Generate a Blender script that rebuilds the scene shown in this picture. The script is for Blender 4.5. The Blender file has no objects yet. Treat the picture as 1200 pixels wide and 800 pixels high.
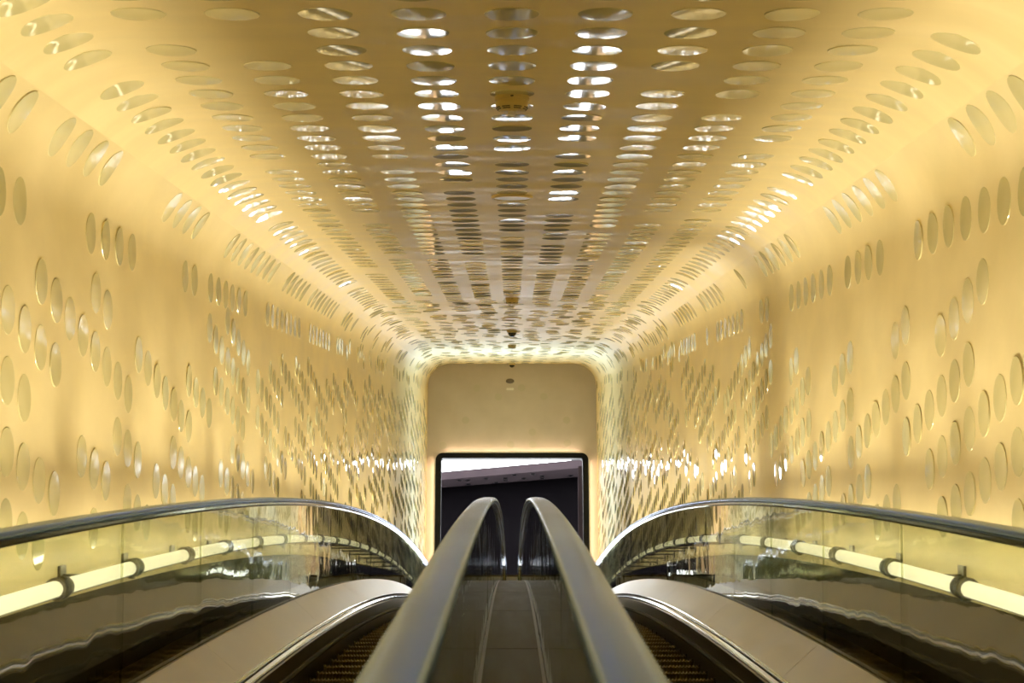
import bpy, math, random
from mathutils import Vector, Matrix
random.seed(7)
C = bpy.context.scene.collection
R = math.radians
PI = math.pi
# ------------------------------------------------------------------ frame of the place
TH = R(14.4)                    # incline of the tube
CT, ST = math.cos(TH), math.sin(TH)
W, H, RC = 1.90, 1.39, 0.50     # half width, ceiling above the sight line, corner radius of the tube
AF = W - RC
SC = AF + RC * PI / 2           # perimeter length from mid ceiling to the start of the plain wall
YE = 39.0                       # upright end wall
XC, XO = 0.135, 1.375           # inner and outer handrail of each escalator
UE = 29.0                       # upper end of the escalators
F = 2100.0
PITCH = TH + math.atan(98 / F)
CP, SP = math.cos(PITCH), math.sin(PITCH)
ZF = 4.02                       # landing floor


def P(X, u, w):
    return Vector((X, u * CT - w * ST, u * ST + w * CT))


def wh(u):                      # handrail line in the tube's own frame
    return -0.28 - (0.003 * (u - 3.5) ** 2 if u > 3.5 else 0.0)


def dwh(u):
    return -0.006 * (u - 3.5) if u > 3.5 else 0.0


def PN(X, u, n):                # point n above the handrail line (perpendicular to it)
    s = dwh(u); k = 1 / math.hypot(1, s)
    return P(X, u - s * k * n, wh(u) + k * n)


def ray(x, y):
    a, b = (x - 600) / F, (400 - y) / F
    return Vector((a, CP - b * SP, SP + b * CP))


def proj(p):
    d = p.y * CP + p.z * SP
    if d < 0.2: return None
    return 600 + F * p.x / d, 400 - F * (p.z * CP - p.y * SP) / d


def on_y(x, y, Y):
    r = ray(x, y); return r * (Y / r.y)


def on_z(x, y, Z):
    r = ray(x, y); return r * (Z / r.z)


# ------------------------------------------------------------------ materials
def mat(name, col, rough=0.5, metal=0.0, spec=0.5, emit=None, es=0.0, coat=0.0):
    m = bpy.data.materials.new(name); m.use_nodes = True
    b = m.node_tree.nodes['Principled BSDF']
    b.inputs['Base Color'].default_value = (*col, 1)
    b.inputs['Roughness'].default_value = rough
    b.inputs['Metallic'].default_value = metal
    b.inputs['Specular IOR Level'].default_value = spec
    b.inputs['Coat Weight'].default_value = coat
    b.inputs['Coat Roughness'].default_value = 0.03
    if emit:
        b.inputs['Emission Color'].default_value = (*emit, 1)
        b.inputs['Emission Strength'].default_value = es
    return m


def noisy(m, ca, cb, scale, stretch=(1, 1, 1), rough=None, bump=0.0, bdist=0.01, detail=5, rot=(0, 0, 0)):
    t = m.node_tree; n, l = t.nodes, t.links
    b = n['Principled BSDF']
    tc = n.new('ShaderNodeTexCoord'); mp = n.new('ShaderNodeMapping')
    mp.inputs['Scale'].default_value = stretch; mp.inputs['Rotation'].default_value = rot
    l.new(tc.outputs['Object'], mp.inputs['Vector'])
    nz = n.new('ShaderNodeTexNoise'); nz.inputs['Scale'].default_value = scale
    nz.inputs['Detail'].default_value = detail
    l.new(mp.outputs['Vector'], nz.inputs['Vector'])
    cr = n.new('ShaderNodeValToRGB')
    cr.color_ramp.elements[0].position = 0.32; cr.color_ramp.elements[1].position = 0.68
    cr.color_ramp.elements[0].color = (*ca, 1); cr.color_ramp.elements[1].color = (*cb, 1)
    l.new(nz.outputs['Fac'], cr.inputs['Fac']); l.new(cr.outputs['Color'], b.inputs['Base Color'])
    if rough:
        mr = n.new('ShaderNodeMapRange')
        mr.inputs['From Min'].default_value = 0.3; mr.inputs['From Max'].default_value = 0.7
        mr.inputs['To Min'].default_value = rough[0]; mr.inputs['To Max'].default_value = rough[1]
        l.new(nz.outputs['Fac'], mr.inputs['Value']); l.new(mr.outputs['Result'], b.inputs['Roughness'])
    if bump:
        bp = n.new('ShaderNodeBump'); bp.inputs['Strength'].default_value = bump
        bp.inputs['Distance'].default_value = bdist
        l.new(nz.outputs['Fac'], bp.inputs['Height']); l.new(bp.outputs['Normal'], b.inputs['Normal'])
    return m


def glass_mat():
    m = bpy.data.materials.new('balustrade_glass'); m.use_nodes = True
    t = m.node_tree; n, l = t.nodes, t.links; n.clear()
    out = n.new('ShaderNodeOutputMaterial'); mix = n.new('ShaderNodeMixShader')
    tr = n.new('ShaderNodeBsdfTransparent'); tr.inputs['Color'].default_value = (0.83, 0.85, 0.73, 1)
    gl = n.new('ShaderNodeBsdfGlossy'); gl.inputs['Roughness'].default_value = 0.012
    fr = n.new('ShaderNodeFresnel'); fr.inputs['IOR'].default_value = 1.52
    ge = n.new('ShaderNodeNewGeometry'); mr = n.new('ShaderNodeMapRange')   # thin sheet: same Fresnel on both faces
    mr.inputs['To Min'].default_value = 1.7; mr.inputs['To Max'].default_value = 1 / 1.7
    l.new(ge.outputs['Backfacing'], mr.inputs['Value']); l.new(mr.outputs['Result'], fr.inputs['IOR'])
    tc = n.new('ShaderNodeTexCoord'); nz = n.new('ShaderNodeTexNoise')
    nz.inputs['Scale'].default_value = 1.6; nz.inputs['Detail'].default_value = 2
    l.new(tc.outputs['Object'], nz.inputs['Vector'])
    bp = n.new('ShaderNodeBump'); bp.inputs['Strength'].default_value = 0.36; bp.inputs['Distance'].default_value = 0.012
    l.new(nz.outputs['Fac'], bp.inputs['Height']); l.new(bp.outputs['Normal'], gl.inputs['Normal'])
    l.new(fr.outputs['Fac'], mix.inputs['Fac']); l.new(tr.outputs['BSDF'], mix.inputs[1]); l.new(gl.outputs['BSDF'], mix.inputs[2])
    l.new(mix.outputs['Shader'], out.inputs['Surface'])
    return m


M = {}
M['plaster'] = noisy(mat('gold_plaster', (.8, .6, .3), .4, 0, .18), (.715, .585, .285), (.84, .705, .385), 2.6,
                     (1, .6, 1), rough=(.36, .54), bump=.5, bdist=.006, detail=12)
M['ceiling'] = noisy(mat('gold_ceiling_plaster', (.8, .6, .3), .4, 0, .06), (.745, .61, .30), (.825, .69, .37), 2.4,
                     (.4, 2.2, 1), rough=(.32, .62), bump=.5, bdist=.004, detail=9)
M['end'] = noisy(mat('beige_plaster', (.7, .56, .4), .6), (.52, .475, .43), (.57, .52, .475), 2.5, bump=.1, bdist=.004)
M['disc'] = noisy(mat('coated_glass', (.5, .45, .22), .05), (.62, .55, .27), (.68, .61, .31), 6.0, bump=.05, bdist=.003, detail=1)
M['disc'].node_tree.nodes['Principled BSDF'].inputs['Specular IOR Level'].default_value = .6
M['disc_end'] = mat('coated_glass_beige', (.50, .475, .40), .35)
M['rubber'] = noisy(mat('handrail_rubber', (.15, .14, .13), .34), (.13, .17, .28), (.17, .22, .35), 3, (1, .2, 1), rough=(.14, .22), bump=.03)
_b = M['rubber'].node_tree.nodes['Principled BSDF']; _b.inputs['Metallic'].default_value = .8; _b.inputs['Specular Tint'].default_value = (.50, .66, 1, 1)
M['steel'] = noisy(mat('brushed_steel', (.5, .5, .5), .3, 1.0), (.50, .47, .42), (.58, .54, .49), 5, (1, .3, 1), rough=(.26, .42), bump=.03)
M['blue_steel'] = mat('blue_grey_steel', (.30, .34, .44), .3, .7)
M['cover'] = mat('matt_dark_cover', (.012, .010, .007), .7, 0, .08)
M['channel'] = mat('dark_channel', (.10, .095, .075), .4, .6)
M['chrome'] = mat('polished_steel', (.70, .69, .67), .10, 1.0)
M['brass'] = mat('rail_guide_metal', (.62, .50, .30), .22, 1.0)
M['panel'] = noisy(mat('inner_deck_metal', (.5, .46, .38), .38, 1.0), (.40, .38, .345), (.50, .48, .44), 4, (1, .5, 1), rough=(.30, .40))
M['deck'] = noisy(mat('dark_deck_metal', (.2, .19, .15), .45, 0, .05), (.040, .037, .020), (.055, .05, .03), 4, (3, .2, 1), rough=(.42, .5), bump=.03)
M['skirt'] = mat('dark_skirt_metal', (.06, .052, .04), .35, .6)
M['step'] = noisy(mat('step_metal', (.1, .08, .05), .45, .5), (.10, .080, .036), (.15, .12, .055), 6, rough=(.35, .5))
M['step_dark'] = mat('step_frame_dark', (.02, .018, .012), .6)
M['glass'] = glass_mat()
M['tube'] = mat('lit_tube', (.9, .85, .7), .3, emit=(1.0, .89, .64), es=2.8)
M['tube_off'] = mat('dim_tube', (.20, .17, .11), .25, emit=(1.0, .85, .55), es=.12)
M['collar'] = mat('collar_metal', (.16, .14, .10), .3, .9)
M['black'] = mat('black_frame', (.008, .008, .009), .5, 0, .15)
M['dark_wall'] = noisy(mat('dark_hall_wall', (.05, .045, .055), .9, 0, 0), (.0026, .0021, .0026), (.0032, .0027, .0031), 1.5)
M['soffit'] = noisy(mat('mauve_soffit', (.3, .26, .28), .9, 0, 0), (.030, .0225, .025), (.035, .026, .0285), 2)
M['floor'] = noisy(mat('stone_floor', (.45, .42, .4), .35), (.42, .40, .38), (.50, .48, .46), 2, rough=(.25, .4))
M['pale'] = noisy(mat('pale_floor', (.8, .8, .8), .4), (.80, .80, .79), (.84, .84, .83), 2)
M['sky'] = mat('daylight_panel', (.9, .9, .9), .5, emit=(.93, .97, 1.0), es=9.0)
M['window'] = mat('bright_window_pane', (.9, .9, .9), .3, emit=(.90, .95, 1.0), es=13.0)
M['led'] = mat('led_strip', (.9, .7, .5), .4, emit=(1.0, .68, .42), es=17.0)
M['cream'] = noisy(mat('ochre_plastic', (.55, .42, .15), .45), (.52, .40, .14), (.58, .45, .17), 8)
M['slot'] = mat('dark_slot', (.03, .022, .008), .6)
M['dome'] = mat('smoked_dome', (.015, .014, .012), .08)
M['white'] = mat('white_metal', (.75, .74, .70), .35)
M['grey'] = mat('grey_disc', (.16, .14, .12), .4)


# ------------------------------------------------------------------ mesh helpers
class MB:
    def __init__(s): s.v, s.f, s.sm = [], [], []

    def add(s, vs, fs, smooth=False):
        o = len(s.v); s.v += [tuple(v) for v in vs]
        for f in fs: s.f.append([i + o for i in f]); s.sm.append(smooth)

    def grid(s, rows, closed=False, smooth=True, caps=False):
        n = len(rows[0]); vs = [p for r in rows for p in r]; fs = []
        for i in range(len(rows) - 1):
            for j in range(n if closed else n - 1):
                k = (j + 1) % n
                fs.append((i * n + j, i * n + k, (i + 1) * n + k, (i + 1) * n + j))
        if caps:
            fs.append(tuple(reversed(range(n)))); fs.append(tuple(range((len(rows) - 1) * n, len(rows) * n)))
        s.add(vs, fs, smooth)

    def box(s, x0, x1, y0, y1, z0, z1, mtx=None):
        vs = [Vector((x, y, z)) for x in (x0, x1) for y in (y0, y1) for z in (z0, z1)]
        if mtx: vs = [mtx @ v for v in vs]
        s.add(vs, [(0, 1, 3, 2), (4, 6, 7, 5), (0, 4, 5, 1), (2, 3, 7, 6), (0, 2, 6, 4), (1, 5, 7, 3)])

    def lathe(s, prof, seg=32, mtx=None, smooth=True):   # prof: (radius, z)
        rows = []
        for r, z in prof:
            row = [Vector((r * math.cos(2 * PI * k / seg), r * math.sin(2 * PI * k / seg), z)) for k in range(seg)]
            rows.append([mtx @ p for p in row] if mtx else row)
        s.grid(rows, closed=True, smooth=smooth, caps=True)

    def build(s, name, m, parent=None):
        me = bpy.data.meshes.new(name); me.from_pydata(s.v, [], s.f)
        me.polygons.foreach_set('use_smooth', s.sm); me.materials.append(m)
        me.validate(); me.update()
        if s.sm and any(s.sm):
            try: me.set_sharp_from_angle(angle=R(40))
            except Exception: pass
        o = bpy.data.objects.new(name, me); C.objects.link(o)
        if parent:
            o.parent = parent
            o.matrix_parent_inverse = parent.matrix_basis.inverted()   # points are given in world space
        return o


def fix_normals(o):
    import bmesh
    bm = bmesh.new(); bm.from_mesh(o.data); bmesh.ops.recalc_face_normals(bm, faces=bm.faces); bm.to_mesh(o.data); bm.free()
    return o


def tag(o, label=None, cat=None, group=None, kind=None):
    if label: o['label'] = label
    if cat: o['category'] = cat
    if group: o['group'] = group
    if kind: o['kind'] = kind
    return o


def empty(name, loc, rot=None):
    o = bpy.data.objects.new(name, None); C.objects.link(o); o.location = loc; o.empty_display_size = .1
    if rot: o.rotation_euler = rot
    return o


def struct(name, mb, m, label=None):
    o = mb.build(name, m); o['kind'] = 'structure'
    if label: o['label'] = label
    return o


# ------------------------------------------------------------------ the tube
def sec(s):
    sg = 1 if s >= 0 else -1; a = abs(s)
    if a <= AF: return s, H, 0.0, -1.0
    if a <= SC:
        t = (a - AF) / RC
        return sg * (AF + RC * math.sin(t)), H - RC + RC * math.cos(t), -sg * math.sin(t), -math.cos(t)
    return sg * W, H - RC - (a - SC), -sg * 1.0, 0.0


def u_end(w): return (YE + w * ST) / CT


def S(s, u, off=0.0):
    x, w, nx, nw = sec(s); return P(x + nx * off, u, w + nw * off)


def u_list(w):
    ue = u_end(w); n = 44
    return [-5 + (ue + 5) * i / n for i in range(n + 1)]


SM = AF + RC * PI / 4
for name, lo, hi in (('ceiling', -SM, SM),):
    ss = [lo + (hi - lo) * i / 48 for i in range(49)]
    mb = MB(); rows = []
    for i in range(45):
        rows.append([S(s, u_list(sec(s)[1])[i]) for s in ss])
    mb.grid(rows); struct(name, mb, M['ceiling'], 'gold polished plaster ceiling of the tunnel with round glass discs')


def w_floor(u):
    if u < UE: return wh(u) - 1.75
    return min(wh(UE) - 1.75, (ZF - .2 - u * ST) / CT)


for sg, name in ((-1, 'wall_left'), (1, 'wall_right')):
    mb = MB(); rows = []
    ts = [SM + (SC - SM) * i / 8 for i in range(9)]
    for i in range(45):
        row = [S(sg * s, u_list(sec(s)[1])[i]) for s in ts]
        for j in range(1, 21):
            w0 = H - RC
            u = u_list(w0)[i]
            for _ in range(4):
                w = w0 + (w_floor(u) - w0) * j / 20; u = u_list(w)[i]
            row.append(P(sg * W, u, w))
        rows.append(row)
    mb.grid(rows); struct(name, mb, M['plaster'], 'gold plaster tunnel wall with staggered round glass discs')

# sloping slab under the escalators
mb = MB(); rows = []
us = [-5 + (UE + 5) * i / 30 for i in range(31)]
for u in us: rows.append([PN(-W, u, -1.45), PN(W, u, -1.45), PN(W, u, -1.7), PN(-W, u, -1.7)])
mb.grid(rows, closed=True, smooth=False, caps=True); struct('floor_incline', mb, M['step_dark'])
# covers between outer glass and wall
for sg, name in ((-1, 'trim_left'), (1, 'trim_right')):
    mb = MB(); rows = []
    for u in us: rows.append([PN(sg * (XO + .012), u, -.50), PN(sg * (W - .005), u, -.40), PN(sg * (W - .005), u, -.46), PN(sg * (XO + .012), u, -.56)])
    mb.grid(rows, closed=True, smooth=False, caps=True); fix_normals(struct(name, mb, M['cover'], 'dark metal cover between glass balustrade and wall'))

# ------------------------------------------------------------------ end wall, opening, frame
EW = (on_y(510, 640, YE).x, on_y(688.5, 640, YE).x)
DX0, DX1 = -1.70, 1.70
DZ1 = on_y(600, 532, YE).z
FRW = 0.13


def rounded(x0, x1, z0, z1, r, n=8):       # open arch outline from bottom left over the top to bottom right
    pts = [(x0, z0), (x0, z1 - r)]
    for i in range(1, n + 1):
        a = PI - (PI / 2) * i / n; pts.append((x0 + r + r * math.cos(a), z1 - r + r * math.sin(a)))
    for i in range(0, n + 1):
        a = PI / 2 - (PI / 2) * i / n; pts.append((x1 - r + r * math.cos(a), z1 - r + r * math.sin(a)))
    pts.append((x1, z0)); return pts


inner = rounded(DX0 + .02, DX1 - .02, ZF - .2, DZ1 - .02, .14)
outer = rounded(-2.6, 2.6, ZF - .2, 12.6, .14)
mb = MB()
mb.grid([[Vector((x, YE, z)) for x, z in outer], [Vector((x, YE, z)) for x, z in inner],
         [Vector((x, YE + .06, z)) for x, z in inner], [Vector((x, YE + .06, z)) for x, z in outer]], smooth=False)
fix_normals(struct('wall_end', mb, M['end'], 'beige plaster end wall above the dark framed opening'))
mb = MB()
fo = rounded(DX0, DX1, ZF, DZ1, .16); fi = rounded(DX0 + FRW, DX1 - FRW, ZF, DZ1 - FRW * .95, .05)
mb.grid([[Vector((x, YE - .14, z)) for x, z in fo], [Vector((x, YE - .14, z)) for x, z in fi],
         [Vector((x, YE + .07, z)) for x, z in fi], [Vector((x, YE + .07, z)) for x, z in fo],
         [Vector((x, YE - .14, z)) for x, z in fo]], smooth=False)
fix_normals(struct('door_1', mb, M['black'], 'black rounded frame of the tall opening at the far end'))


def led(label, x0, x1, z0, z1):
    r = empty('led_light_strip', ((x0 + x1) / 2, YE, z0)); tag(r, label, 'light strip', 'light strips around the far opening')
    bpy.context.view_layer.update()
    a = MB(); a.box(x0 - .004, x1 + .004, YE - .14, YE - .125, z0 - .004, z1 + .004); a.build('mounting_channel', M['white'], r)
    b = MB(); b.box(x0, x1, YE - .125, YE - .095, z0, z1); b.build('diffuser', M['led'], r)


led('warm glowing light strip along the left side of the black opening frame', DX0 - .025, DX0 - .003, ZF + .3, DZ1 - .15)
led('warm glowing light strip along the right side of the black opening frame', DX1 + .003, DX1 + .025, ZF + .3, DZ1 - .15)
led('warm glowing light strip along the top of the black opening frame', DX0 + .2, DX1 - .2, DZ1 + .003, DZ1 + .025)

# ------------------------------------------------------------------ hall beyond
ZC = 12.0
s0, s1 = on_z(519, 562, ZC), on_z(680, 548, ZC)          # front line of the soffit
b0, b1 = on_z(519, 571, ZC), on_z(673, 559, ZC)          # foot of the soffit: the dark wall


def along(a, b, x): return a + (b - a) * ((x - a.x) / (b.x - a.x))


HX = 7.0
mb = MB()
mb.add([(-HX, YE + .3, ZC + .25), (HX, YE + .3, ZC + .25), along(s0, s1, HX) + Vector((0, 0, .25)), along(s0, s1, -HX) + Vector((0, 0, .25))], [(0, 1, 2, 3)])
o = struct('window_roof', mb, M['sky'], 'bright white daylight ceiling seen through the opening')
mb = MB()
f0, f1, g0, g1 = along(s0, s1, -HX), along(s0, s1, HX), along(b0, b1, -HX), along(b0, b1, HX)
up = Vector((0, 0, .3))
mb.add([f0, f1, g1, g0, f0 + up, f1 + up, g1 + up, g0 + up], [(0, 1, 2, 3), (4, 7, 6, 5), (0, 4, 5, 1), (1, 5, 6, 2), (2, 6, 7, 3), (3, 7, 4, 0)])
struct('ceiling_hall', mb, M['soffit'], 'mauve soffit with recessed lights in the hall beyond')
bd = (g1 - g0).normalized(); bn = Vector((bd.y, -bd.x, 0))      # towards the camera
WZ0, WZ1 = ZF + .35, 7.25


def BW(t, z, off=0.0):
    p = g0 + (g1 - g0) * t + bn * off; return Vector((p.x, p.y, z))


WINS = ((.04, .32, 9.1), (.33, .67, WZ1), (.68, .96, 9.1))
mb = MB()
cuts = [0] + [t for a, b, z in WINS for t in (a, b)] + [1]
tops = [WZ0, 9.1, WZ0, WZ1, WZ0, 9.1, WZ0]
for k in range(7): mb.add([BW(cuts[k], tops[k]), BW(cuts[k + 1], tops[k]), BW(cuts[k + 1], ZC), BW(cuts[k], ZC)], [(0, 1, 2, 3)])
mb.add([BW(0, ZF), BW(1, ZF), BW(1, WZ0), BW(0, WZ0)], [(0, 1, 2, 3)])
struct('wall_back', mb, M['dark_wall'], 'dark wall of the hall beyond the opening')
for n, (ta, tb, zt) in enumerate(WINS):
    wr = empty('window_%d' % (n + 1), BW((ta + tb) / 2, WZ0)); tag(wr, 'bright window low in the hall beyond', None, None, 'structure')
    bpy.context.view_layer.update()
    mb = MB(); mb.add([BW(ta, WZ0, -.1), BW(tb, WZ0, -.1), BW(tb, zt, -.1), BW(ta, zt, -.1)], [(0, 1, 2, 3)])
    mb.build('window_pane', M['window'], wr)
    mb = MB()
    for k in range(4):
        dt = .045 / (2 * HX); t = ta + dt + (tb - ta - 2 * dt) * k / 3
        pts = [BW(t - dt, WZ0, -.08), BW(t + dt, WZ0, -.08), BW(t + dt, zt, -.08), BW(t - dt, zt, -.08)]
        pts += [p + bn * .08 for p in pts]
        mb.add(pts, [(0, 3, 2, 1), (4, 5, 6, 7), (0, 1, 5, 4), (1, 2, 6, 5), (2, 3, 7, 6), (3, 0, 4, 7)])
    mb.build('window_frame', M['black'], wr)
mb = MB()
for sg in (-1, 1):
    q = g0 if sg < 0 else g1
    mb.add([(sg * HX, YE + .3, ZF), (q.x, q.y, ZF), (q.x, q.y, ZC + .3), (sg * HX, YE + .3, ZC + .3)], [(0, 1, 2, 3)])
struct('wall_hall_sides', mb, M['dark_wall'])
mb = MB()      # wall around the tube mouth, on the hall's side
mb.add([(-HX, YE + .062, ZF), (-2.5, YE + .062, ZF), (-2.5, YE + .062, ZC + .3), (-HX, YE + .062, ZC + .3)], [(0, 1, 2, 3)])
mb.add([(HX, YE + .062, ZF), (2.5, YE + .062, ZF), (2.5, YE + .062, ZC + .3), (HX, YE + .062, ZC + .3)], [(3, 2, 1, 0)])
struct('wall_front', mb, M['dark_wall'])
pe = PN(0, UE - .2, -1.0)
mb = MB(); mb.box(-W, W, pe.y, YE + .3, ZF - .15, ZF)
struct('floor', mb, M['floor'], 'pale stone floor of the upper landing')
mb = MB(); mb.box(-HX, HX, YE + .3, 62, ZF - .15, ZF); struct('floor_hall', mb, M['pale'], 'bright white floor of the hall beyond')
# side reveal on the right of the opening (lighter upright strip)
a = on_y(677, 560, YE + 1.2); b = on_y(690, 560, YE + 1.2)
mb = MB(); mb.box(a.x, a.x + .22, YE + .9, YE + 1.2, ZF, on_y(677, 549.5, YE + 1.2).z); struct('trim_1', mb, M['soffit'], 'mauve upright pilaster at the right of the opening')
for px, py in ((538.5, 562.5), (548.5, 562.5), (549, 567), (570, 560.4), (581.4, 565), (592, 560), (592, 562.7), (614, 560.4), (624.6, 555.3), (635.4, 557.6), (635.4, 560.2), (668.6, 557.2), (602.7, 556.2)):
    p = on_z(px, py, ZC)
    r = empty('recessed_downlight', p); tag(r, 'small dark recessed downlight in the mauve soffit beyond the opening', 'downlight', 'downlights in the hall soffit')
    bpy.context.view_layer.update()
    T = Matrix.Translation(p)
    m1 = MB(); m1.lathe([(.085, .0), (.085, -.012), (.06, -.012), (.06, 0)], 20, T); m1.build('ring', M['black'], r)
    m2 = MB(); m2.lathe([(.06, -.003), (.05, -.006)], 20, T); m2.build('lens', M['dome'], r)

# ------------------------------------------------------------------ escalators
def sweep(frames, sect, closed=True, caps=True, smooth=True):
    """frames: list of (point_u, point_w, nu, nw); sect: (x, n)"""
    return [[P(x, fu + nu * n, fw + nw * n) for x, n in sect] for fu, fw, nu, nw in frames]


def frames(u0, u1, du, newel=0.0, n_arc=14):
    fr = []; n = max(1, int(round((u1 - u0) / du)))
    for i in range(n + 1):
        u = u0 + (u1 - u0) * i / n; s = dwh(u); k = 1 / math.hypot(1, s)
        fr.append((u, wh(u), -s * k, k))
    if newel:
        fu, fw, nu, nw = fr[-1]; tu, tw = nw, -nu
        cu, cw = fu - nu * newel, fw - nw * newel
        for i in range(1, n_arc + 1):
            a = PI * i / n_arc
            du_, dw_ = nu * math.cos(a) + tu * math.sin(a), nw * math.cos(a) + tw * math.sin(a)
            fr.append((cu + du_ * newel, cw + dw_ * newel, du_, dw_))
        fu, fw, nu, nw = fr[-1]
        fr.append((fu - tu * .5, fw - tw * .5, nu, nw))
    return fr


NEW = .26
PITCHG = 1.6
SEAMS = [6.35 + PITCHG * k for k in range(-5, 15)]
HR = [(-.041, -.014), (-.0395, -.006), (-.036, .0005), (-.029, .004), (-.015, .006), (0, .0065), (.015, .006), (.029, .004), (.036, .0005), (.0395, -.006), (.041, -.012),
      (.040, -.018), (.034, -.022), (.024, -.023), (.022, -.017), (-.022, -.017), (-.024, -.023), (-.034, -.022), (-.040, -.018)]
HG = [(-.026, -.0175), (.026, -.0175), (.024, -.034), (.013, -.042), (-.013, -.042), (-.024, -.034)]


def ribbed_step():
    """one step in its own frame: nose at the origin, tread towards +Y"""
    hw, n = .375, 38
    mb = MB(); xs, zs = [], []
    for i in range(n):
        a = -hw + 2 * hw * i / n; p = 2 * hw / n
        xs += [a, a + p * .5, a + p * .5, a + p]; zs += [0, 0, -.010, -.010]
    lines = [(.395, 0.0, 'z'), (.012, 0.0, 'z'), (0, -.012, 'c'), (.006, -.05, 'y'), (.02, -.135, 'y')]
    rows = []
    for y, z, k in lines:
        row = []
        for x, d in zip(xs, zs):
            if k == 'z': row.append(Vector((x, y, z + d)))
            elif k == 'c': row.append(Vector((x, y - d * .7, z + d * .3)))
            else: row.append(Vector((x, y - d, z)))
        rows.append(row)
    mb.grid(rows, smooth=False)
    fr = MB()
    fr.box(-hw, hw, .03, .395, -.10, -.014)
    fr.box(-hw - .006, -hw, 0.0, .395, -.12, .002); fr.box(hw, hw + .006, 0.0, .395, -.12, .002)
    return mb, fr


def escalator(sg, label):
    root = empty('escalator', PN(sg * (XC + XO) / 2, UE, -1.0)); tag(root, label, 'escalator', 'side by side escalators')
    bpy.context.view_layer.update()
    for X, inw in ((sg * XC, sg), (sg * XO, -sg)):      # inw: direction from glass to the steps
        fr = frames(-1.5, UE, .4, NEW)
        mb = MB(); mb.grid(sweep(fr, [(X + x, n) for x, n in HR]), closed=True, caps=True); fix_normals(mb.build('handrail', M['rubber'], root))
        mb = MB(); mb.grid(sweep(fr, [(X + x, n) for x, n in HG]), closed=True, caps=True, smooth=False); fix_normals(mb.build('handrail_guide', M['chrome'], root))
        # glass
        for k in range(len(SEAMS) - 1):
            a, b = SEAMS[k] + .003, SEAMS[k + 1] - .003
            mb = MB(); rows = []
            q = random.uniform(-.0012, .0012); q2 = random.uniform(-.0012, .0012)
            last = k == len(SEAMS) - 2
            for i in range(5):
                u = a + (b - a) * i / 4; e = q + (q2 - q) * i / 4
                rows.append([PN(X - .006 + e, u, -.040), PN(X + .006 + e, u, -.040), PN(X + .006 - e, u, -.64), PN(X - .006 - e, u, -.64)])
            if last:
                fu, fw, nu, nw = frames(UE, UE + .01, 1)[0]
                tu, tw = nw, -nu; cu, cw = fu - nu * NEW, fw - nw * NEW
                for i in range(1, 9):
                    t = PI * i / 9; c, s_ = math.cos(t), math.sin(t); rr = NEW - .05
                    u_, w_ = cu + (nu * c + tu * s_) * rr, cw + (nw * c + tw * s_) * rr
                    lo = (fu + tu * rr * s_ - nu * .64, fw + tw * rr * s_ - nw * .64)
                    rows.append([P(X - .006, u_, w_), P(X + .006, u_, w_), P(X + .006, *lo), P(X - .006, *lo)])
            mb.grid(rows, closed=True, smooth=False, caps=True); fix_normals(mb.build('glass_panel', M['glass'], root))
        # slanted inner deck, in lengths
        L = 3.2; u = -1.65
        while u < UE - .2:
            e = min(u + L, UE + .1)
            mb = MB()
            rows = sweep(frames(u + .002, e - .002, .4), [(X + inw * x, n) for x, n in ((.010, -.625), (.028, -.622), (.190, -.768), (.190, -.785), (.010, -.66))])
            mb.grid(rows, closed=True, caps=True, smooth=False); fix_normals(mb.build('inner_deck', M['panel'], root)); u = e
        mb = MB()
        rows = sweep(frames(-1.5, UE + .1, .4), [(X + inw * x, n) for x, n in ((.188, -.765), (.196, -.766), (.202, -.774), (.202, -.790), (.208, -.794), (.214, -.797), (.219, -.804), (.219, -.822), (.190, -.822))])
        mb.grid(rows, closed=True, caps=True, smooth=True); fix_normals(mb.build('edge_moulding', M['chrome'], root))
        mb = MB()
        rows = sweep(frames(-1.5, UE + .1, .4), [(X + inw * x, n) for x, n in ((.200, -.82), (.228, -.82), (.228, -1.2), (.200, -1.2))])
        mb.grid(rows, closed=True, caps=True, smooth=False); fix_normals(mb.build('skirt_panel', M['skirt'], root))
        mb = MB()
        rows = sweep(frames(-1.5, UE + .1, .4), [(X + inw * x, n) for x, n in ((.229, -.90), (.240, -.90), (.244, -.915), (.240, -.93), (.229, -.93))])
        mb.grid(rows, closed=True, caps=True, smooth=False); fix_normals(mb.build('skirt_brush', M['step_dark'], root))
    rb, fm = ribbed_step()
    so = rb.build('step', M['step']); fo_ = fm.build('step_frame', M['step_dark'])
    for o in (so, fo_): C.objects.unlink(o)
    u = -1.0; cx = sg * (XC + XO) / 2
    while u < UE - .6:
        p = PN(cx, u, -1.0)
        s = so.copy(); s.parent = root; s.location = p - Vector(root.location); C.objects.link(s)
        f = fo_.copy(); f.parent = s; f.location = (0, 0, 0); C.objects.link(f)
        sl = TH + math.atan(dwh(u)); u += .40 / math.cos(sl) * 1.0
    bpy.data.objects.remove(so); bpy.data.objects.remove(fo_)
    p = PN(cx, u, -1.0)
    mb = MB(); mb.box(cx - .385, cx + .385, p.y - .02, p.y + 1.2, p.z - .08, p.z - .01)
    for k in range(38): x = cx - .375 + .75 * (k + .3) / 38; mb.box(x, x + .008, p.y - .14, p.y - .02, p.z - .03, p.z - .012)
    mb.build('comb_plate', M['steel'], root)
    return root


escalator(-1, 'escalator on the left with silver handrails, glass sides and dark ribbed steps')
escalator(1, 'escalator on the right with silver handrails, glass sides and dark ribbed steps')

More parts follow.
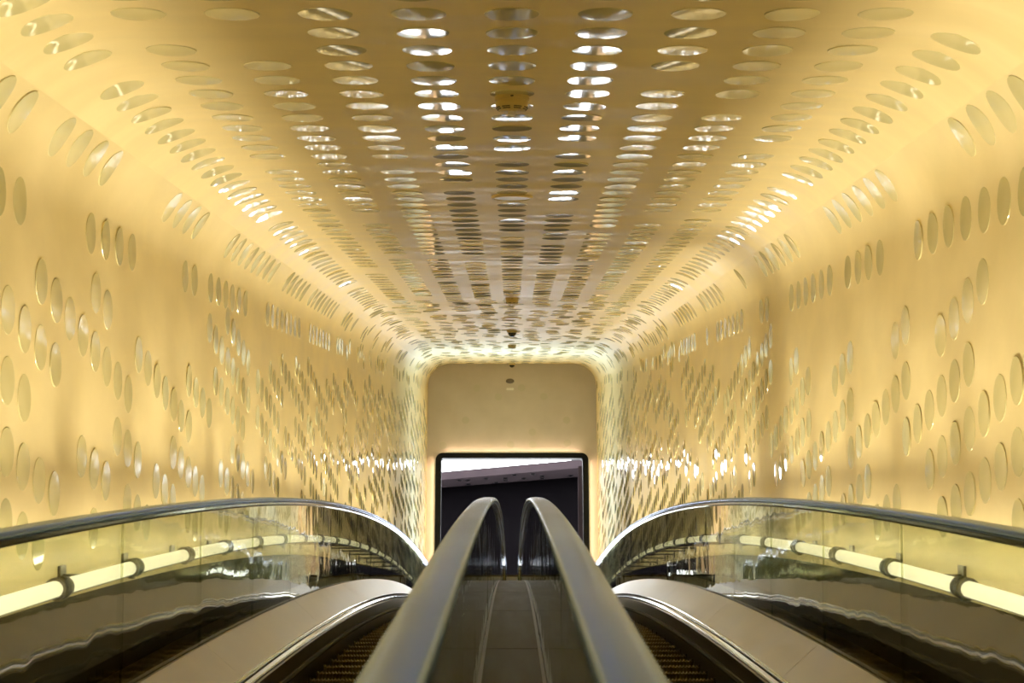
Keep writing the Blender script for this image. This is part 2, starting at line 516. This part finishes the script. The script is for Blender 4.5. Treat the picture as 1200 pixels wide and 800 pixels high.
# deck between the two escalators
root = empty('centre_deck', PN(0, UE, -.66)); tag(root, 'dark metal deck running between the two middle handrails', 'metal deck')
bpy.context.view_layer.update()
u = .7 - 2.4
while u < UE - .1:
    e = min(u + 2.4, UE)
    mb = MB(); mb.grid(sweep(frames(u + .006, e - .006, .4), [(-.122, -.637), (.122, -.637), (.122, -.66), (-.122, -.66)]), closed=True, caps=True, smooth=False)
    fix_normals(mb.build('deck_panel', M['deck'], root)); u = e
mb = MB(); mb.grid(sweep(frames(-1.6, UE, .4), [(-.121, -.645), (.121, -.645), (.121, -.70), (-.121, -.70)]), closed=True, caps=True, smooth=False)
fix_normals(mb.build('deck_frame', M['skirt'], root))
for sx in (-1, 1):
    mb = MB(); mb.grid(sweep(frames(-1.6, UE, .4), [(sx * .113, -.634), (sx * .127, -.634), (sx * .127, -.645), (sx * .113, -.645)]), closed=True, caps=True, smooth=False)
    fix_normals(mb.build('glass_channel', M['channel'], root))

UP_W = 105.0
# low steel barrier across the landing behind the newels
yb = PN(0, UE + 1.3, -.6).y
zt = on_y(600, 673.5, yb).z
root = empty('landing_barrier', (0, yb, ZF)); tag(root, 'low steel barrier behind the ends of the middle handrails', 'barrier')
bpy.context.view_layer.update()
mb = MB(); mb.box(-.95, .95, yb, yb + .02, ZF + .12, zt - .03); mb.build('barrier_panel', M['blue_steel'], root)
mb = MB(); mb.box(-.98, .98, yb - .02, yb + .04, zt - .03, zt); mb.build('top_rail', M['skirt'], root)
for x in (-.9, -.12, .12, .9):
    mb = MB(); mb.box(x - .02, x + .02, yb - .03, yb, ZF, zt + (.06 if x == -.12 else 0)); mb.build('post', M['black'], root)

for sx in (-1, 1):      # added unseen lights, standing in for daylight on the upper end of the tube
    p = Vector((sx * 1.15, 34.8, ZF)); r = empty('added_end_light', p)
    tag(r, 'unseen light added on the landing behind the %s escalator' % ('left' if sx < 0 else 'right'), 'added light', 'added lights on the landing'); bpy.context.view_layer.update()
    mtx = Matrix.Translation(p + Vector((0, 0, .14))) @ Matrix.Rotation(R(23), 4, 'X')
    a = MB(); a.box(-.10, .10, -.08, .08, -.14, -.125, Matrix.Translation(p + Vector((0, 0, .14)))); a.box(-.02, .02, -.02, .02, -.13, -.03, Matrix.Translation(p + Vector((0, 0, .14)))); a.build('stand', M['black'], r)
    a = MB(); a.box(-.16, .16, -.10, .10, -.06, .0, mtx); a.build('housing', M['black'], r)
    a = MB(); a.box(-.14, .14, -.08, .08, .0, .004, mtx); a.build('lens', M['white'], r)
    ld = bpy.data.lights.new('added_end_lamp', 'AREA'); ld.shape = 'RECTANGLE'; ld.size = .26; ld.size_y = .14
    ld.energy = UP_W; ld.color = (.34, .56, 1.0); ld.spread = R(104)
    lo = bpy.data.objects.new('added_end_lamp', ld); C.objects.link(lo)
    lo.matrix_world = mtx @ Matrix.Translation((0, 0, .012)) @ Matrix.Rotation(PI, 4, 'X')
    lo.parent = r; lo.matrix_parent_inverse = r.matrix_basis.inverted()

# ------------------------------------------------------------------ tube lights along the walls
XL, HL = 1.60, -.27
LP = XL * F * .000365
U0 = XL * F / 530


def tube_light(sg, u, on=True, label='', group=None):
    a, b = PN(sg * XL, u, HL), PN(sg * XL, u + LP, HL)
    d = (b - a).normalized(); up_ = d.cross(Vector((-1, 0, 0))); up_ = up_ if up_.z > 0 else -up_
    mtx = Matrix((Vector((1, 0, 0)), d, up_)).transposed().to_4x4(); mtx.translation = a    # local x=X, y=along, z=up
    r = empty('tube_light', a); tag(r, label, 'tube light', group); bpy.context.view_layer.update()
    n = 24; L = (b - a).length
    def cyl(y0, y1, rad, a0=0, a1=2 * PI, seg=24):
        full = a1 - a0 > 6.2
        rows = []
        for y in (y0, y1):
            rows.append([mtx @ Vector((rad * math.cos(a0 + (a1 - a0) * k / seg), y, rad * math.sin(a0 + (a1 - a0) * k / seg))) for k in range(seg if full else seg + 1)])
        return rows
    t = MB(); t.grid(cyl(.09, L - .03, .029, -.30 * PI, 1.30 * PI), closed=True, caps=True); fix_normals(t.build('tube', M['tube' if on else 'tube_off'], r))
    t = MB(); t.grid(cyl(.085, L - .025, .032, 1.28 * PI, 1.72 * PI, 8), closed=True, caps=True); fix_normals(t.build('reflector', M['collar'], r))
    for y0, y1 in ((-.028, -.004), (.060, .090)):
        t = MB(); t.grid(cyl(y0, y1, .040), closed=True, caps=True); fix_normals(t.build('collar', M['collar'], r))
    t = MB(); t.grid(cyl(-.03, .07, .026), closed=True, caps=True); fix_normals(t.build('socket', M['brass'], r))
    t = MB()
    t.box(0 if sg > 0 else -(W - XL), (W - XL) if sg > 0 else 0, .012, .030, -.040, -.026, mtx)
    t.box(-.012, .012, .010, .032, -.045, -.024, mtx)
    xw = sg * (W - XL) - (.012 if sg > 0 else 0); t.box(xw, xw + .012, -.03, .07, -.08, .01, mtx)
    t.build('bracket', M['collar'], r)
    if True:
        for watt, spread, deg, zo in ((LAMP_W, 60, 9, .034), (WALL_W, 165, 80, .0)):     # upward beam and wash on the wall beside it
            ld = bpy.data.lights.new('tube_lamp', 'AREA'); ld.shape = 'RECTANGLE'; ld.size = .03; ld.size_y = L - .14
            ld.energy = watt * (1 if on else .35); ld.color = (1.0, .885, .65); ld.spread = R(spread)
            lo = bpy.data.objects.new('tube_lamp', ld); C.objects.link(lo)
            z = (Matrix.Rotation(R(deg), 3, d) @ up_).normalized()        # leaning towards the wall
            if z.x * sg < 0: z = (Matrix.Rotation(-R(deg), 3, d) @ up_).normalized()
            zz = -z; yy = d; xx = yy.cross(zz)
            lm = Matrix((xx, yy, zz)).transposed().to_4x4(); lm.translation = mtx @ Vector((sg * (.036 - zo), L / 2 + .03, zo))
            lo.matrix_world = lm; lo.parent = r; lo.matrix_parent_inverse = r.matrix_basis.inverted()


WALL_W = 3.0
LAMP_W = 5.4
for sg, side in ((-1, 'left'), (1, 'right')):
    for k in range(-5, 18):
        u = U0 + LP * k
        if u + LP > UE + .2: continue
        off = sg > 0 and k == 5
        tube_light(sg, u, not off, 'single dim tube light behind the right glass, below a dark streak on the wall' if off else
                   f'glowing warm tube light in the row behind the {side} outer glass', f'tube lights along the {side} wall')

# ------------------------------------------------------------------ round glass discs set in the plaster
DR = .0935
discs = []      # (kind, rim points, centre)


def disc_pts(fn, tilt_a, tilt_m, seg=22):
    rows = []
    for fr_, hgt in ((1.0, .0003), (.99, .0012), (.6, .0016), (.0, .0018)):
        row = []
        for k in range(seg if fr_ else 1):
            a = 2 * PI * k / seg; dx, dy = fr_ * DR * math.cos(a), fr_ * DR * math.sin(a)
            t = (dx * math.cos(tilt_a) + dy * math.sin(tilt_a)) * tilt_m
            row.append(fn(dx, dy, hgt + (t + tilt_m * DR if fr_ < 1 else 0)))
        rows.append(row)
    return rows


def add_disc(kind, fn, far=0.0):
    sd = .017 + .022 * far; tl = min(sd * 1.7, abs(random.gauss(0, sd)))
    rows = disc_pts(fn, random.uniform(0, 2 * PI), abs(tl))
    q = [proj(p) for p in rows[0]]
    area = 0
    if all(q):
        cx, cy = sum(a for a, _ in q) / len(q), sum(b for _, b in q) / len(q)
        lim = 620 if abs(cx - 600) > 100 else 560
        if -6 < cx < 1206 and -3 < cy < lim:
            area = abs(sum(q[i][0] * q[(i + 1) % len(q)][1] - q[(i + 1) % len(q)][0] * q[i][1] for i in range(len(q)))) / 2
    discs.append((area, kind, rows))


PS, PU = .316, .292
for k in range(-7, 8):
    run, gap = 0, 0
    for i in range(-16, 118):
        u = 6.007 + PU * i
        if gap > 0: gap -= 1; continue
        if run <= 0:
            run = random.randint(6, 22) if abs(k) < 6 else random.randint(1, 8)
            if i > -14: gap = random.randint(1, 2) if abs(k) < 6 else random.randint(1, 4)
            if gap: gap -= 1; continue
        run -= 1
        if u > 20 and random.random() < min(.4, (u - 20) * .03): continue
        s = k * PS + (random.uniform(-.07, .07) if u > 20 else 0)
        if u + DR > u_end(sec(s)[1]) - .05: continue
        kind = 'ceiling' if abs(k) <= 5 else ('left curve' if k < 0 else 'right curve')
        add_disc(kind, lambda dx, dy, h, s=s, u=u: S(s + dx, u + dy, h), min(1, max(0, (u - 12) / 10)))
AX, AZ, BZ = .237, -.061, .267
for sg in (-1, 1):
    for j in range(-40, 4):
        run = 0; gap = random.randint(0, 5)
        for i in range(-16, 140):
            u = 6.741 + AX * i; w = .167 + AZ * i - BZ * j
            if w > .80: continue
            if gap > 0: gap -= 1; continue
            if run <= 0:
                run = random.randint(2, 9); gap = random.randint(1, 4)
                gap -= 1; continue
            run -= 1
            if u + DR > u_end(w) - .06 or u < 2.5: continue
            if w < wh(u) - .17 or (u > UE and w < (ZF + .15 - u * ST) / CT): continue
            add_disc('left wall' if sg < 0 else 'right wall', lambda dx, dy, h, u=u, w=w, sg=sg: P(sg * (W - h), u + dx, w + dy), min(1, max(0, (u - 12) / 10)))
for px, py in ((423, 466), (491, 493), (633, 492), (388, 566), (704, 566), (597, 603), (318, 645), (529, 642), (598, 642), (706, 637), (563, 465)):
    c = on_y(400 + px / 2.667, 280 + py / 2.667, YE)
    add_disc('end wall', lambda dx, dy, h, c=c: Vector((c.x + dx * .9, YE - h, c.z + dy * .9)))

LAB = {'ceiling': ('round glass disc set in the flat gold ceiling', 'glass discs in the ceiling'),
       'left curve': ('round glass disc in the curve between ceiling and left wall', 'glass discs in the left curve'),
       'right curve': ('round glass disc in the curve between ceiling and right wall', 'glass discs in the right curve'),
       'left wall': ('round glass disc set in the gold plaster of the left wall', 'glass discs in the left wall'),
       'right wall': ('round glass disc set in the gold plaster of the right wall', 'glass discs in the right wall'),
       'end wall': ('faint round disc set in the beige end wall', 'discs in the end wall')}
discs.sort(key=lambda d: (d[1] != 'end wall', -d[0]))
rest = MB()


def put_disc(mb, rows):
    mb.grid(rows[:3], closed=True)
    o = len(mb.v) - len(rows[2]); n = len(rows[2])
    mb.v.append(tuple(rows[3][0])); c = len(mb.v) - 1
    for k in range(n): mb.f.append([o + k, o + (k + 1) % n, c]); mb.sm.append(True)


for i, (ar, kind, rows) in enumerate(discs):
    if i < 311:
        mb = MB(); c = rows[3][0]
        rows = [[p - c for p in r] for r in rows]
        put_disc(mb, rows)
        o = fix_normals(mb.build('glass_disc', M['disc_end' if kind == 'end wall' else 'disc'])); o.location = c
        tag(o, LAB[kind][0], 'glass disc', LAB[kind][1])
    else: put_disc(rest, rows)
o = fix_normals(rest.build('glass_discs', M['disc'])); tag(o, 'smaller round glass discs all over the gold walls and ceiling', 'glass discs', None, 'stuff')

# ------------------------------------------------------------------ fittings along the middle of the ceiling
def ceil_mtx(u, X=0.0):     # local z points down, away from the ceiling
    p = P(X, u, H); m = Matrix((Vector((1, 0, 0)), -P(0, 1, 0), -P(0, 0, 1))).transposed().to_4x4(); m.translation = p; return m


def smoke_detector(u, label):
    m = ceil_mtx(u); r = empty('smoke_detector', m.translation); tag(r, label, 'smoke detector', 'smoke detectors on the ceiling'); bpy.context.view_layer.update()
    a = MB(); a.lathe([(.0735, 0), (.0735, .018), (.068, .022)], 40, m); fix_normals(a.build('mounting_base', M['cream'], r))
    a = MB(); a.lathe([(.066, .021), (.069, .030), (.068, .048), (.056, .062), (.046, .066)], 40, m); fix_normals(a.build('housing', M['cream'], r))
    for z, rad in ((.0505, .0672), (.057, .0615)):
        for k in range(8):
            a = MB(); a0 = 2 * PI * k / 8 + .12; rows = []
            for j in range(7):
                t = a0 + (2 * PI / 8 - .24) * j / 6
                rows.append([m @ Vector((rr * math.cos(t), rr * math.sin(t), zz)) for rr, zz in ((rad + .001, z), (rad + .0005, z + .0035), (rad - .008, z + .0035), (rad - .008, z))])
            a.grid(rows, closed=True, caps=True, smooth=False); fix_normals(a.build('vent_slot', M['slot'], r))
    a = MB(); a.lathe([(.014, .065), (.012, .074), (.016, .080), (.008, .084)], 20, m); fix_normals(a.build('sensor_tip', M['white'], r))
    q = m @ Matrix.Translation(Vector((0, .0725, .012)))
    a = MB(); a.box(-.006, .006, -.004, .003, -.003, .003, q); a.build('indicator', M['slot'], r)


def dome_camera(u, label):
    m = ceil_mtx(u); r = empty('dome_camera', m.translation); tag(r, label, 'dome camera', 'dome cameras on the ceiling'); bpy.context.view_layer.update()
    a = MB(); a.lathe([(.078, 0), (.078, .02), (.070, .035), (.066, .036)], 36, m); fix_normals(a.build('mounting_ring', M['cream'], r))
    a = MB(); a.lathe([(.062 * math.cos(t), .034 + .062 * math.sin(t)) for t in [PI / 2 * .97 * k / 8 for k in range(9)]], 36, m); fix_normals(a.build('dome', M['dome'], r))


def flush_speaker(u, label):
    m = ceil_mtx(u); r = empty('ceiling_speaker', m.translation); tag(r, label, 'ceiling speaker', 'flush round fittings in the ceiling'); bpy.context.view_layer.update()
    a = MB(); a.lathe([(.128, 0), (.128, .008), (.122, .016), (.112, .016), (.110, .010)], 44, m); fix_normals(a.build('bezel', M['cream'], r))
    a = MB(); a.lathe([(.110, .006), (.110, .011), (.05, .0125), (.01, .013)], 44, m); fix_normals(a.build('grille', M['white'], r))


def uc(y): return F * H / (498 - y)


smoke_detector(uc(110), 'largest ochre smoke detector on the ceiling, nearest the viewer')
flush_speaker(uc(229), 'large flush round plate in the ceiling beyond the nearest smoke detector')
smoke_detector(uc(349), 'second ochre smoke detector along the middle of the ceiling')
flush_speaker(uc(372), 'small looking flush round plate further along the ceiling, before the dark dome')
dome_camera(uc(387), 'dark dome camera on the ceiling before the whitened end')
smoke_detector(uc(404), 'smallest ochre smoke detector, far along the whitened ceiling end')
c = on_y(598, 430, YE - .25)
dome_camera((YE - .25 + H * ST) / CT, 'small black dome camera in front of the beige end wall')
c = on_y(597.6, 446.6, YE)
m = Matrix((Vector((1, 0, 0)), Vector((0, 0, 1)), Vector((0, -1, 0)))).transposed().to_4x4(); m.translation = c
r = empty('wall_speaker', c); tag(r, 'grey oval fitting high on the beige end wall', 'wall fitting'); bpy.context.view_layer.update()
a = MB(); a.lathe([(.094, 0), (.094, .02), (.085, .026)], 32, m @ Matrix.Diagonal((1, .6, 1, 1))); fix_normals(a.build('housing', M['grey'], r))
a = MB(); a.lathe([(.078, .024), (.07, .03), (.01, .031)], 32, m @ Matrix.Diagonal((1, .6, 1, 1))); fix_normals(a.build('grille', M['grey'], r))
c = on_y(597.8, 455.8, YE)
m.translation = c
r = empty('wall_plate', c); tag(r, 'small white plate under the grey oval fitting on the end wall', 'wall plate'); bpy.context.view_layer.update()
a = MB(); a.box(-.082, .082, -.026, .026, 0, .012, m); a.build('plate', M['white'], r)
a = MB(); a.box(-.074, .074, -.019, .019, .012, .016, m); a.build('cover', M['white'], r)

# ------------------------------------------------------------------ world, camera, view
wd = bpy.data.worlds.new('World'); bpy.context.scene.world = wd; wd.use_nodes = True
wd.node_tree.nodes['Background'].inputs['Color'].default_value = (.9, .8, .6, 1)
wd.node_tree.nodes['Background'].inputs['Strength'].default_value = .03
cd = bpy.data.cameras.new('camera'); cam = bpy.data.objects.new('camera', cd); C.objects.link(cam)
cd.sensor_width = 36; cd.lens = 36 * F / 1200; cd.clip_start = .05; cd.clip_end = 200
cam.rotation_euler = (PI / 2 + PITCH, 0, 0)
cd.dof.use_dof = True; cd.dof.focus_distance = 14; cd.dof.aperture_fstop = 9
sc = bpy.context.scene; sc.camera = cam
sc.view_settings.view_transform = 'Standard'; sc.view_settings.look = 'None'
sc.view_settings.gamma = 1; sc.view_settings.use_curve_mapping = False
sc.view_settings.exposure = 0.08
sc.cycles.use_denoising = True
sc.cycles.max_bounces = 10; sc.cycles.diffuse_bounces = 6; sc.cycles.glossy_bounces = 6; sc.cycles.transparent_max_bounces = 24
sc.cycles.caustics_reflective = False; sc.cycles.caustics_refractive = False
sc.cycles.sample_clamp_indirect = 6
